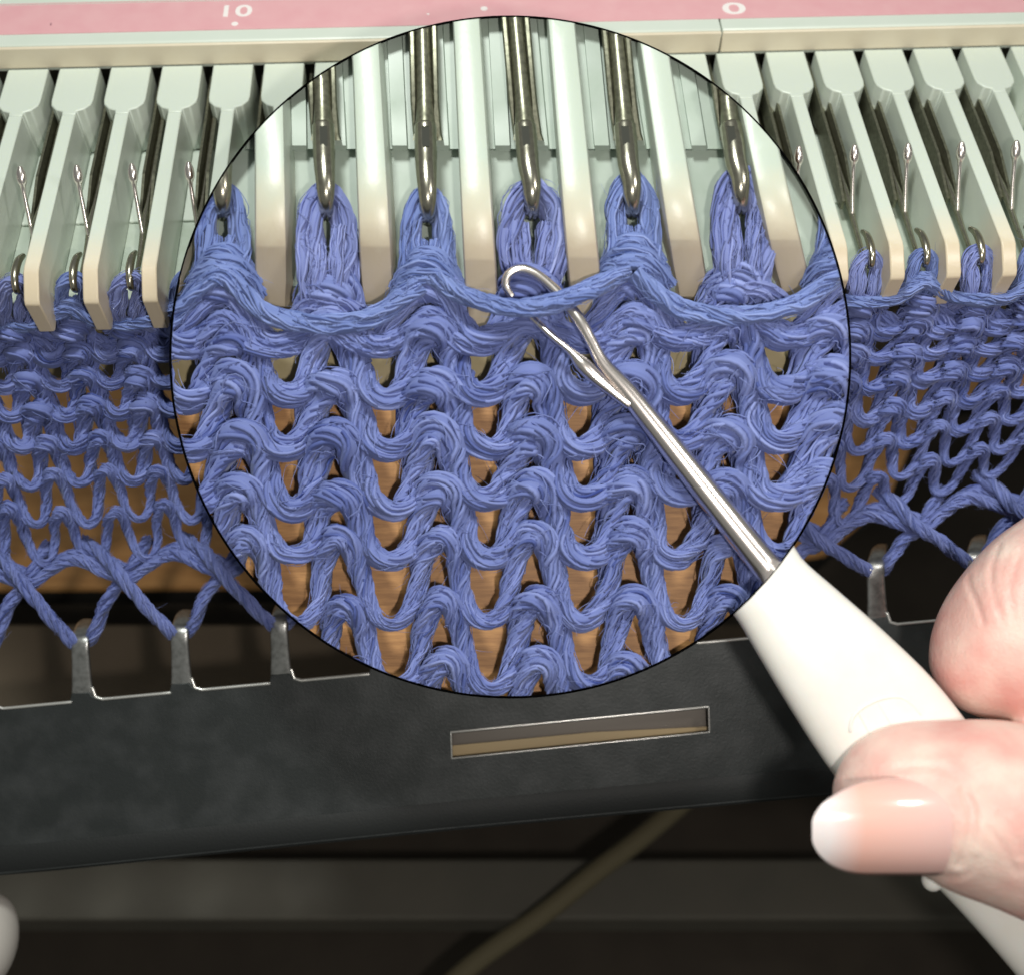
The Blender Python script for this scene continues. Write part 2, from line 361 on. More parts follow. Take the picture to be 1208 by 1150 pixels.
# ================================================================ YARN
def wobble(s, scale, k, r):
    """k smooth random functions of arclength s"""
    out = np.zeros((k, len(s)))
    for f in (1.0, 2.3, 4.9):
        ph = r.uniform(0, 6.28, (k, 1)); fr = r.uniform(.7, 1.3, (k, 1)) * f * 6.28 / scale
        out += np.sin(fr * s + ph) / f ** .7
    return out / 1.8
class Yarn:
    """collects plied yarn made of many fine fibres into one mesh"""
    def __init__(self, clip=None, seed=1): self.V, self.F, self.T, self.n, self.clip = [], [], [], 0, clip; self.r = np.random.default_rng(seed)
    def strands(self, cen, rad, tone, sides):
        """cen (k,n,3), rad (k,n), tone (k,n)"""
        k, n, _ = cen.shape
        T = np.gradient(cen, axis=1); T /= np.linalg.norm(T, axis=2, keepdims=True) + 1e-12
        ref = -FV + .37 * RV + .13 * UV
        N = np.cross(T, ref); N /= np.linalg.norm(N, axis=2, keepdims=True) + 1e-12
        Bn = np.cross(T, N)
        th = np.linspace(0, 2 * np.pi, sides, endpoint=False)
        ring = cen[:, :, None] + rad[:, :, None, None] * (np.cos(th)[None, None, :, None] * N[:, :, None] + np.sin(th)[None, None, :, None] * Bn[:, :, None])
        idx = np.arange(k * n * sides).reshape(k, n, sides) + self.n
        a = idx[:, :-1]; b = idx[:, 1:]
        F = np.stack([a, b, np.roll(b, -1, 2), np.roll(a, -1, 2)], -1)
        if self.clip is not None:
            # trim cleanly along the round edge of the panel
            px, py = to_px(ring); dx, dy = px - CX, py - CY; rr = np.sqrt(dx * dx + dy * dy); lim = RR - 1.5
            out = (rr > lim).reshape(-1)
            dd = (ring - CAM) @ FV; kk = np.where(rr > lim, lim / np.maximum(rr, 1), 1.0)
            ring = np.where((rr > lim)[..., None], P(CX + dx * kk, CY + dy * kk, dd), ring)
            keep = (~out[F - self.n]).any(-1)
            F = F[keep]
        self.V.append(ring.reshape(-1, 3)); self.F.append(F.reshape(-1, 4)); self.T.append(np.repeat(tone.reshape(-1), sides)); self.n += k * n * sides
    def add(self, path, r, fib=8, plies=3, twist=None, sides=4, fuzz=.5, loose=1.0, flat=1.0):
        R = self.r; path = np.asarray(path, float); n = len(path)
        r = np.broadcast_to(np.asarray(r, float), (n,))
        s = np.concatenate([[0], np.cumsum(np.linalg.norm(np.diff(path, axis=0), axis=1))])
        rm = float(r.mean()); T, N, Bn = frames(path)
        tw = (twist if twist is not None else .42) / rm
        ph0 = R.uniform(0, 6.28); cen, rad, ton = [], [], []
        tn = wobble(s, rm * 30, 1, R)[0]
        fib = max(5, fib // 2 + 2)
        for p in range(plies):
            th = ph0 + p * 6.283 / plies + tw * s + .5 * wobble(s, rm * 14, 1, R)[0]
            pc = path + (r * .42)[:, None] * (np.cos(th)[:, None] * N + np.sin(th)[:, None] * Bn)
            # solid heart of the ply
            cen.append(pc); rad.append(r * .54); ton.append(np.full(n, .48))
            w1, w2, w3, w4 = (wobble(s, rm * 9, fib, R) for _ in range(4))
            for f in range(fib):
                a = th + .9 * tw * s + f * 6.283 / fib + .6 * w1[f]
                rho = r * (.425 + .07 * loose * w2[f])
                cen.append(pc + rho[:, None] * (np.cos(a)[:, None] * N + np.sin(a)[:, None] * Bn))
                rad.append(r * (.15 + .04 * w3[f])); ton.append(np.clip(.5 + R.normal(0, .12) + .16 * w4[f] + .16 * tn, 0, 1))
        self.strands(np.array(cen), np.array(rad), np.array(ton), sides)
        # fine surface hairs lying along the yarn
        fh = 5; w1, w2, w4 = (wobble(s, rm * 7, fh, R) for _ in range(3)); ce = []
        for f in range(fh):
            a = ph0 + 1.1 * tw * s + f * 6.283 / fh + 1.3 * w1[f]; rho = r * (.88 + .09 * w2[f])
            ce.append(path + rho[:, None] * (np.cos(a)[:, None] * N + np.sin(a)[:, None] * Bn))
        self.strands(np.array(ce), np.broadcast_to(r * .035, (fh, n)), np.clip(.55 + .2 * w4, 0, 1), 3)
        # stray fibres
        L = s[-1]; nf = int(L / rm * fuzz * 1.1)
        for _ in range(nf):
            i = R.integers(0, n); m = 7; ln = rm * R.uniform(.6, 1.7)
            a = R.uniform(0, 6.28); o = math.cos(a) * N[i] + math.sin(a) * Bn[i]
            d = T[i] * R.choice([-1, 1]) * R.uniform(.3, 1.2) + o * R.uniform(.15, .8); d /= np.linalg.norm(d)
            c = R.normal(0, .45, 3)
            t = np.linspace(0, 1, m)[:, None]
            q = path[i] + o * r[i] * .85 + ln * (d * t + (o * -.3 + c) * t ** 2 * .6)
            self.strands(q[None], np.full((1, m), rm * .024) * np.linspace(1, .4, m), np.full((1, m), R.uniform(.6, 1)), 3)
    def build(self, name, m, parent):
        V = np.vstack(self.V); F = np.vstack(self.F); T = np.concatenate(self.T)
        used = np.zeros(len(V), bool); used[F.ravel()] = True
        mp = np.cumsum(used) - 1
        me = mesh_arr(V[used], mp[F], T[used])
        return link(name, me, m, parent)
def knit_row(mapf, j, u0, u1, per=36, H=1.5, a=.095, zd=1.0, jit=.02, seed=0, bb=.06):
    """one course seen from the purl side; mapf(u, v, z)->world"""
    R = np.random.default_rng(1000 + seed + j * 31)
    t = np.linspace(u0 * 2 * np.pi, u1 * 2 * np.pi, int((u1 - u0) * per))
    st = t / (2 * np.pi)
    k = np.arange(math.floor(u0) - 1, math.ceil(u1) + 3)
    def rnd(sig):
        return np.interp(st * 2, np.arange(2 * k[0], 2 * k[-1] + 1), R.normal(0, sig, 2 * (k[-1] - k[0]) + 1))
    u = st + a * np.sin(2 * t) + bb * np.sin(t) + rnd(jit)
    Hh = H * (1 + rnd(.05))
    v = j - (1 - np.cos(t)) / 2 * Hh + rnd(jit * 1.6)
    z = zd * np.cos(2 * t) + rnd(.12)
    return mapf(u, v, z), 1 - .20 * np.cos(t) + rnd(.07)

# ---- true-size fabric
YO = [(-1.0, 390), (0, 424), (1, 456), (2, 491), (3, 529), (4, 570), (5, 616), (6, 662), (7, 705)]
def yo(v): return np.interp(v, [a for a, _ in YO], [b for _, b in YO])
def map_out(u, v, z):
    x = 65 + 64.9 * u + (v - .5) * (8.9 - 1.13 * u)
    y = yo(v) - u * (1.95 + .10 * v * (v > 0)) - np.clip(u - 15.3, 0, 9) * (v + .5) * 2.6
    y = y - np.clip(v - 4.5, 0, 3) * np.clip(u - 9, 0, 9) * .8
    d = 9.72 + .11 * (v) - z * .055
    return P(x, y, d)
fab = empty('knitted_fabric', tuple(map_out(7, 0, 0)))
tag(fab, 'blue knitted fabric hanging under the needle bed, seen left and right of the enlarged circle', 'knitting')
U0, U1 = -2.4, 18.9
for j in range(0, 7):
    y = Yarn(seed=40 + j)
    q, rk = knit_row(map_out, j, U0, U1, per=30, H=1.34, a=.04, jit=.020, zd=1.1, bb=.03)
    y.add(q, rk * (.088 if j < 4 else .068 if j < 5 else .054), fib=6, plies=3, sides=3, fuzz=.5, loose=1.3)
    y.build('knit_course', M['yarn'], fab)
# cast-on zigzag
y = Yarn(seed=60)
teeth = [(97 + 117.2 * i, 757 - 10.4 * i) for i in range(-2, 12)]
pts = []
def edge_y(x): return 664 - .052 * x - max(0, x - 1000) * .12
path = []
for (tx, ty) in teeth:
    l = tx - 74; r_ = tx + 48
    q = P(np.array([l - 44, l - 18, l - 2, tx - 45, tx - 13, tx - 5, tx + 6, tx + 14, tx + 30, r_ - 3, r_ + 14, r_ + 30]),
          np.array([edge_y(l) - 20, edge_y(l) - 2, edge_y(l) + 18, (ty + edge_y(tx)) / 2 + 12, ty - 2, ty + 2, ty - 1, ty - 12, (ty + edge_y(tx)) / 2 - 2, edge_y(r_) + 30, edge_y(r_) + 6, edge_y(r_) - 22]) ,
          np.array([10.45, 10.26, 10.22, 10.26, 10.36, 10.52, 10.52, 10.38, 10.34, 10.36, 10.34, 10.50]))
    y.add(smooth_path(q, .035), .066, fib=6, plies=3, sides=3, fuzz=.35, twist=.5)
y.build('cast_on_yarn', M['yarn'], fab)
y = Yarn(seed=61)
q = []
for (tx, ty) in teeth:
    c = tx + 48 - 1
    for dx, dy in ((-108, 22), (-88, 8), (-56, -4), (-24, 10)):
        q.append((c + dx, edge_y(c + dx) + dy + 4))
q = np.array(q); y.add(smooth_path(P(q[:, 0], q[:, 1], 10.30), .035), .064, fib=6, plies=3, sides=3, fuzz=.4)
q2 = q + np.array([9, -9]); y.add(smooth_path(P(q2[:, 0], q2[:, 1], 10.38), .035), .060, fib=6, plies=3, sides=3, fuzz=.4)
y.build('edge_cord', M['yarn'], fab)

# ---- loops on needles: template in enlarged pixels about the needle
def loops(kind, T, yobj, rs, floatdir=None, step=.02):
    """T(dx,dy,h)->world for template px; kind 'open' | 'wrapped' | 'round'"""
    def add(pts, r, **k): 
        p = np.array(pts, float); yobj.add(smooth_path(T(p[:, 0], p[:, 1], p[:, 2]), step), r * rs, **k)
    kw = dict(fib=9, plies=3, twist=.16, loose=1.4, fuzz=.8, sides=3)
    if kind == 'open':
        add([(-10, 150, -16), (-17, 128, 4), (-21, 95, 16), (-23, 60, 16), (-19, 25, 14), (-8, 3, 6), (4, -1, 4), (17, 20, 2), (23, 55, 0), (22, 92, 4), (15, 128, -2), (8, 150, -18)], 17, **kw)
        add([(-12, 140, -8), (-11, 110, 18), (-9, 75, 18), (-13, 40, 10)], 10, **kw)
        add([(12, 140, -8), (12, 110, 16), (12, 75, 14), (16, 40, 6)], 11, **kw)
        add([(-44, 152, -10), (-22, 137, 8), (0, 133, 12), (24, 137, 8), (46, 150, -10)], 12, **kw)
    elif kind == 'round':
        add([(-8, 118, -14), (-24, 92, 4), (-29, 60, 12), (-23, 24, 12), (-8, 2, 6), (4, -1, 4), (20, 20, 2), (29, 55, 0), (27, 88, 4), (14, 116, -6)], 17, **kw)
        add([(-4, 112, 0), (-12, 80, 10), (-14, 44, 8)], 11, **kw); add([(8, 114, 0), (13, 80, 8), (15, 44, 4)], 13, **kw)
    else:
        add([(-22, 130, -14), (-22, 95, 4), (-20, 60, 10), (-18, 25, 12), (-7, 1, 6), (4, -1, 4), (17, 20, 4), (20, 55, 4), (21, 95, 2), (22, 130, -14)], 14.5, **kw)
        add([(-8, 120, 2), (-7, 80, 14), (-9, 55, 10)], 10, **kw); add([(8, 120, 2), (8, 80, 12), (10, 55, 8)], 10, **kw)
        for q_, (yy, ww, hh, rr) in enumerate(((70, 24, 20, 9), (84, 29, 24, 10), (98, 34, 27, 10.5))):
            add([(-ww - 10, yy + 30, -8), (-ww, yy + 12, 8), (-ww * .45, yy + 1, hh), (ww * .2, yy - 1, hh), (ww * .8, yy + 9, 12), (ww + 9, yy + 28, -6)], rr, **kw)
def float_between(T0, T1, yobj, rs, sag, step=.02, r=14, hh=24, mid=None):
    """swag from one wrapped neck to the next; T0/T1 template maps of the two needles"""
    a = [(6, 94, 22), (20, 106, 26), (40, 124, 24)]; b = [(-40, 124, 24), (-20, 106, 26), (-6, 94, 22)]
    pa = np.array([T0(*p) for p in a]); pb = np.array([T1(*p) for p in b])
    m0 = T0(62, 124 + sag * .85, hh); m1 = T1(-62, 124 + sag * .85, hh); mm = (T0(0, 128 + sag, hh) + T1(0, 128 + sag, hh)) / 2
    p = np.vstack([pa, m0, mm, m1, pb])
    yobj.add(smooth_path(p, step), r * rs, fib=8, plies=3, twist=.2, loose=1.5, fuzz=.6, sides=3)
def tmpl_out(i):
    """map for needle i on the true-size bed"""
    top = E0 + ((i + .5) * PIT + .05) * A + .06 * B - .18 * N3 * 1.0
    base = None
    k = .64 * 9.25 / FPX
    q = map_out(i + .5, -1.0, .6) - CAM; basec = np.array([q @ RV, q @ UV, q @ FV])
    def T(dx, dy, h):
        f = np.asarray(dy, float) / 150.0
        c = top + (basec - top) * f[..., None] if np.ndim(f) else top + (basec - top) * f
        dx = np.asarray(dx, float); h = np.asarray(h, float)
        return cw(c + dx[..., None] * k * RV_c + h[..., None] * k * 1.0 * np.array([0, 0, -1.0]) if np.ndim(dx) else c + dx * k * RV_c + h * k * np.array([0, 0, -1.0]))
    return T
RV_c = np.array([1.0, 0.03, 0.0])
KN = .62 * 9.25 / FPX
y = Yarn(seed=70)
for i in range(-1, 18):
    kind = 'open' if i % 2 else 'wrapped'
    if i >= 10: kind = 'wrapped' if i % 2 else 'open'
    y = Yarn(seed=70 + i); loops(kind, tmpl_out(i), y, KN, step=.022); y.build('needle_loop', M['loop'] if kind == 'wrapped' else M['yarn_open'], fab)
for i in (-2, 0, 2, 4, 6, 9, 11, 13, 15):
    y = Yarn(seed=95 + i); float_between(tmpl_out(i), tmpl_out(i + 2), y, KN, 16)
    y.build('float_strand', M['loop'], fab)
y = Yarn(seed=96)                                            # the tight course just under the gate pegs
for v0, zz in ((-.38, -.6), (-.72, -.9)):
    u = np.linspace(U0, U1, 500); y.add(map_out(u, v0 + .2 * np.cos(u * 2 * np.pi * .5 + v0 * 5) + .1 * np.sin(u * 2 * np.pi), zz + .3 * np.sin(u * 6.28)), .065, fib=6, plies=3, sides=3, fuzz=.3)
y.build('tight_course', M['yarn'], fab)

# ================================================================ CAST-ON COMB
comb = empty('cast_on_comb', tuple(P(400, 900, 10.5)))
tag(comb, 'dark grey metal cast-on comb plate with bright teeth and a long slot', 'comb')
DC = 10.45
def plate_pt(px, py, d=DC): return cf(px, py, d)
def edge_top(x): return 835 - .094 * x
outline = []
for (tx, ty) in teeth[::-1]:
    e = edge_top(tx)
    # right fillet then the tooth root
    outline += [(tx + 24, edge_top(tx + 24)), (tx + 15, edge_top(tx + 15) - 3), (tx + 12, e - 6), (tx + 10, e - 10), (tx - 10, e - 8), (tx - 12, edge_top(tx - 12))]
outline = [(1460, edge_top(1460))] + outline + [(-260, edge_top(-260))]
bottom = [(-260, 1048), (0, 1029), (500, 978), (1000, 932), (1460, 888)]
def curve_plate(outer, holes, depth, ext, bev):
    cu = bpy.data.curves.new('c', 'CURVE'); cu.dimensions = '2D'; cu.fill_mode = 'BOTH'; cu.extrude = ext; cu.bevel_depth = bev; cu.bevel_resolution = 1
    for L in [outer] + holes:
        sp = cu.splines.new('POLY'); sp.points.add(len(L) - 1); sp.use_cyclic_u = True
        for p, (x, y_) in zip(sp.points, L):
            q = cf(x, y_, depth); p.co = (q[0], q[1], 0, 1)
    o = bpy.data.objects.new('c', cu); C.objects.link(o)
    dg = bpy.context.evaluated_depsgraph_get(); me = bpy.data.meshes.new_from_object(o.evaluated_get(dg)); bpy.data.objects.remove(o)
    n = len(me.vertices); co = np.zeros(n * 3); me.vertices.foreach_get('co', co); co = co.reshape(-1, 3)
    me.vertices.foreach_set('co', cw(np.stack([co[:, 0], co[:, 1], depth - co[:, 2]], -1)).ravel()); me.update()
    return me
slot = [(532, 863), (836, 833), (837, 863), (533, 894)]
me = curve_plate(outline + bottom, [slot], DC, .03, .008)
plate = link('comb_plate', me, M['comb'], comb, smooth=False)
# folded lip along the lower edge
bm = bmesh.new()
xs = np.linspace(-250, 1450, 12)
def lowy(x): return np.interp(x, [b[0] for b in bottom], [b[1] for b in bottom])
rings = []
for x in xs:
    yb = lowy(x)
    rings.append([P(x, yb - 30, DC - .042), P(x, yb - 24, DC - .055), P(x, yb - 4, DC - .058), P(x, yb + 4, DC - .02), P(x, yb + 3, DC + .06), P(x, yb - 28, DC - .038)])
loft(bm, rings); o = link('folded_lip', mesh_bm(bm), M['lip'], comb, smooth=False); autosmooth(o.data, 50)
# bright cut edges between the teeth and round the slot
def rim_tube(pts, r, d, name='cut_edge'):
    p = np.array(pts, float)
    q = np.vstack([P(np.linspace(a[0], b[0], 8), np.linspace(a[1], b[1], 8), d) for a, b in zip(p[:-1], p[1:])])
    q = q[np.concatenate([[True], np.linalg.norm(np.diff(q, axis=0), axis=1) > 1e-5])]
    link(name, tube_mesh(q, r, 8), M['comb_edge'], comb)
for a, b in zip(teeth[:-1], teeth[1:]):
    x0, x1 = a[0] + 12, b[0] - 13
    rim_tube([(x0, edge_top(x0) - 14), (x0 + 4, edge_top(x0) - 3), (x0 + 12, edge_top(x0 + 12) + .5), (x1, edge_top(x1) + .5)], .014, DC - .038)
rim_tube([slot[0], slot[1]], .011, DC - .036); rim_tube([slot[3], slot[2]], .006, DC - .036); rim_tube([slot[0], slot[3]], .006, DC - .036); rim_tube([slot[1], slot[2]], .006, DC - .036)
def quad_slab(pts, d, th, name, m, parent):
    bm = bmesh.new(); prism(bm, [P(x, y_, d) for x, y_ in pts], [P(x, y_, d + th) for x, y_ in pts]); return link(name, mesh_bm(bm), m, parent, smooth=False)
quad_slab([(522, 854), (846, 822), (846, 858), (522, 882)], DC + .16, .02, 'backing_strip', M['strip'], comb)
quad_slab([(522, 880), (700, 863), (846, 856), (846, 874), (522, 905)], DC + .12, .02, 'backing_strip', M['strip_tan'], comb)
# teeth
for (tx, ty) in teeth:
    e = edge_top(tx)
    ctrl = [(tx + 1, e + 8, DC, 15), (tx + 1, e - 4, DC, 13.5), (tx, e - 20, DC - .02, 12), (tx - 1, e - 40, DC - .05, 11), (tx - 2, e - 62, DC - .08, 10.5), (tx - 1, e - 74, DC - .06, 10.5), (tx + 1, e - 84, DC + .06, 10), (tx + 3, e - 90, DC + .20, 9), (tx + 6, e - 93, DC + .34, 7)]
    rings = []
    c = smooth_path(np.array(ctrl), 4)
    bm = bmesh.new()
    pc = P(c[:, 0], c[:, 1], c[:, 2]); T = np.gradient(pc, axis=0); T /= np.linalg.norm(T, axis=1)[:, None]
    for i in range(len(c)):
        hw = c[i, 3] / FPX * DC; nn = np.cross(T[i], RV); nn /= np.linalg.norm(nn)
        th = .028
        ang = np.linspace(0, 2 * np.pi, 16, endpoint=False)
        rings.append([pc[i] + RV * hw * np.sign(math.cos(a)) * abs(math.cos(a)) ** .55 + nn * th * np.sign(math.sin(a)) * abs(math.sin(a)) ** .7 for a in ang])
    loft(bm, rings); link('tooth', mesh_bm(bm), M['tooth'], comb)

# ================================================================ BACKGROUND
def world_at_z(px, py, z):
    q = P(px, py, 1.0) - CAM; return CAM + q * ((z - CAM[2]) / q[2])
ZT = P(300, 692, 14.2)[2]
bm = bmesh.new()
tp = [(-700, 705), (0, 693), (400, 690), (760, 684), (975, 652), (1050, 585), (1085, 500), (1110, 470), (1208, 462), (1700, 430), (1800, 100), (-900, 100)]  # right-hand outline follows the hand's shadow: shade put into the shape
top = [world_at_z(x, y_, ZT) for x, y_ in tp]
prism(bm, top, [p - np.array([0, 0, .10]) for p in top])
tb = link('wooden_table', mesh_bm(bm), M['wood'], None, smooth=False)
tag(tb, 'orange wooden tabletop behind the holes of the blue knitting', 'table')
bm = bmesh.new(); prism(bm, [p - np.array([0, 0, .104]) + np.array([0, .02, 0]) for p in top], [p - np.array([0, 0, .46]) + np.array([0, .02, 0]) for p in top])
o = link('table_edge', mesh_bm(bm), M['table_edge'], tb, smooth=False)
bm = bmesh.new()
s = 60
vs = [bm.verts.new(p) for p in ((-s, -s, 0), (s, -s, 0), (s, s, 0), (-s, s, 0))]; bm.faces.new(vs)
o = link('floor', mesh_bm(bm), M['floor'], None, smooth=False); tag(o, kind='structure')
def wbox(name, x0, x1, ya, yb, z, h, m, label=None, cat=None, kind=None):
    a = world_at_z(0, ya, z)[1]; b_ = world_at_z(0, yb, z)[1]
    bm = bmesh.new()
    prism(bm, [Vector(p) for p in ((x0, a, z), (x1, a, z), (x1, b_, z), (x0, b_, z))], [Vector(p) for p in ((x0, a, z - h), (x1, a, z - h), (x1, b_, z - h), (x0, b_, z - h))])
    o = link(name, mesh_bm(bm), m, None, smooth=False); bevel(o, .05); return tag(o, label, cat, None, kind)
wbox('dark_ledge', -16, 16, 1084, 1012, 2.2, .6, M['ledge'], 'blurred dark brown ledge crossing the shadows below the comb', 'ledge')
wbox('cabinet_panel', -16, 16, 902, 735, 4.4, .5, M['panel'], 'dark brown cabinet panel seen between the comb teeth under the knitting', 'panel')
cp = P(np.array([830, 760, 700, 640, 560, 500, 430]), np.array([925, 985, 1030, 1078, 1135, 1190, 1260]), np.array([14.6, 14.3, 14.1, 14.0, 13.9, 13.8, 13.7]))
o = link('cord', tube_mesh(smooth_path(cp, .2), .12, 14), M['cord'], None); tag(o, 'blurred brown cord running diagonally below the comb slot', 'cord')
bm = bmesh.new(); bmesh.ops.create_uvsphere(bm, u_segments=32, v_segments=20, radius=.36)
for v in bm.verts: v.co = Vector((v.co.x * .8, v.co.y * 1.25, v.co.z))
bmesh.ops.translate(bm, verts=bm.verts[:], vec=tuple(P(-20, 1112, 10.8)))
o = link('comb_weight', mesh_bm(bm), M['knob'], None); tag(o, 'pale grey rounded knob at the bottom left corner of the dark floor', 'knob')

# ================================================================ ENLARGED CIRCLE (a round relief panel in front of the bed)
DD = 8.80; CX, CY, RR = 602.0, 421.0, 401.0
def G(px, py, h): return P(px, py, DD - np.asarray(h, float) * DD / FPX)
def inside(px, py, r=RR - 1.5): return (px - CX) ** 2 + (py - CY) ** 2 < r * r
NC = 120
clip_planes = []
for k in range(NC):
    a0 = 2 * math.pi * k / NC; p = (CX + (RR - .8) * math.cos(a0), CY + (RR - .8) * math.sin(a0))
    q0 = P(p[0], p[1], 1.0) - CAM; q1 = P(p[0] - math.sin(a0), p[1] + math.cos(a0), 1.0) - CAM
    nrm = np.cross(q0, q1); cen = P(CX, CY, 1.0) - CAM
    if nrm @ cen > 0: nrm = -nrm
    clip_planes.append(nrm / np.linalg.norm(nrm))
def clip_bm(bm):
    co = Vector(CAM)
    for nrm in clip_planes:
        nv = Vector(nrm)
        if not any((v.co - co).dot(nv) > 1e-7 for v in bm.verts): continue
        res = bmesh.ops.bisect_plane(bm, geom=bm.verts[:] + bm.edges[:] + bm.faces[:], plane_co=co, plane_no=nv, clear_outer=True, dist=1e-6)
        ed = [e for e in res['geom_cut'] if isinstance(e, bmesh.types.BMEdge)]
        if ed:
            try: bmesh.ops.holes_fill(bm, edges=ed)
            except Exception: pass
        if not bm.verts: break
    return bm
view = empty('enlarged_view', tuple(G(CX, CY, -60)))
tag(view, 'large round enlarged view with thin black outline in front of the knitting machine', 'round panel')
bed = empty('enlarged_needle_bed', tuple(G(CX, 200, -60)))
tag(bed, 'enlarged mint needle bed with white gate pegs and steel needles inside the circle', 'needle bed')
def ipart(name, bm, m, parent, smooth=False, bev=0, ang=35, clip=True, tone=None):
    if clip: clip_bm(bm)
    if not bm.verts: bm.free(); return None
    me = mesh_bm(bm)
    if tone is not None:
        n = len(me.vertices); co = np.zeros(n * 3); me.vertices.foreach_get('co', co); px, py = to_px(co.reshape(-1, 3))
        at = me.attributes.new('tone', 'FLOAT', 'POINT'); at.data.foreach_set('value', tone(px, py).astype(np.float32))
    o = link(name, me, m, parent, smooth=False); autosmooth(me, ang)
    if bev: bevel(o, bev, 2, 50)
    return o
# rim
bm = bmesh.new()
n = 256; rings = []
for k in range(n):
    a0 = 2 * math.pi * k / n; ca, sa = math.cos(a0), math.sin(a0)
    rings.append([bm.verts.new(G(CX + r_ * ca, CY + r_ * sa, h)) for r_, h in ((RR - 1.0, -4), (RR + 1.3, -4), (RR + 1.3, -56), (RR - 1.6, -56), (RR - 1.6, -8))])
for k in range(n):
    a_, b_ = rings[k], rings[(k + 1) % n]
    for i in range(5): bm.faces.new((a_[i], a_[(i + 1) % 5], b_[(i + 1) % 5], b_[i]))
link('rim', mesh_bm(bm), M['black'], view, smooth=False)
# backing: wood below, bed floor above
bm = bmesh.new()
prism(bm, [G(CX + RR * math.cos(a), CY + RR * math.sin(a), -52) for a in np.linspace(0, 2 * math.pi, 128, endpoint=False)], [G(CX + RR * math.cos(a), CY + RR * math.sin(a), -56) for a in np.linspace(0, 2 * math.pi, 128, endpoint=False)])
link('wooden_backing', mesh_bm(bm), M['wood_in'], view, smooth=False)
# bed floor in the enlarged view: long channels in front, a raised step behind
PX_B = [196, 320, 444.5, 567, 690, 815, 936, 1058]               # peg centre at the tip
def peg_x(i, y_):                                                # pegs lean slightly: they run away from the viewer
    return PX_B[i] + (y_ - 330) * (.011 + .037 * (i - 1) - (.03 if i > 2 else 0) + (.0 if i < 5 else .03 * (i - 4)))
bm = bmesh.new()
prof = [(0, -30), (176, -22), (178, -34), (338, -28), (350, -40), (354, -51), (0, -51)]
prism(bm, [G(150, y_, h) for y_, h in prof], [G(1060, y_, h) for y_, h in prof])
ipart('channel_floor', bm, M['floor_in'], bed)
bm = bmesh.new(); prism(bm, [G(150, y_, h) for y_, h in ((355, -47), (462, -49), (462, -51.5), (355, -51.5))], [G(1060, y_ - 18, h) for y_, h in ((355, -47), (462, -49), (462, -51.5), (355, -51.5))]); ipart('bed_front', bm, M['tan_bed'], bed)
for i in range(7):
    for side in (-1, 1):
        xa = lambda y_: (peg_x(i, y_) + 24) if side < 0 else (peg_x(i + 1, y_) - 24)
        w = 24
        bm = bmesh.new()
        def row(y_, h0, h1):
            x0 = xa(y_); x1 = x0 + (w if side < 0 else -w); x0, x1 = min(x0, x1), max(x0, x1)
            return [G(x0, y_, h0), G(x0 + 2, y_, h1), G(x1 - 5, y_, h1), G(x1, y_, h0)]
        loft(bm, [row(0, -40, -24), row(118, -40, -19), row(121, -40, -17), row(172, -40, -13), row(178, -40, -20)])
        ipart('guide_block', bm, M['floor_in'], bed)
# gate pegs
for i in range(8):
    bm = bmesh.new(); hw = 19.0
    prof = [(-6, 2), (60, 14), (120, 24), (180, 34), (212, 39), (228, 41), (250, 38), (289, 27), (293, 24), (330, -3), (352, -19), (362, -27), (367, -38)]
    dy = (0, 0, 0, 24, 20, -12, -12, 0)[i]
    rings = []
    for y_, h in prof:
        yy = y_ + dy * max(0, (y_ - 150) / 217); x = peg_x(i, yy); so = (604 - x) / 300 * 15; w = hw * (.84 + .16 * min(1, y_ / 300)) * (1 if y_ < 350 else .93 if y_ < 364 else .7)
        rings.append([G(x - w + min(so, 0), yy, -50), G(x - w, yy, h - 5), G(x - w + 1.6, yy, h - 1.4), G(x - w + 5, yy, h), G(x + w - 5, yy, h), G(x + w - 1.6, yy, h - 1.4), G(x + w, yy, h - 5), G(x + w + max(so, 0), yy, -50)])
    loft(bm, rings)
    ipart('gate_peg', bm, M['peg_lit_in'], bed, ang=28, tone=lambda px, py: np.clip((py - 165) / 150, 0, 1) * .9 + .1)
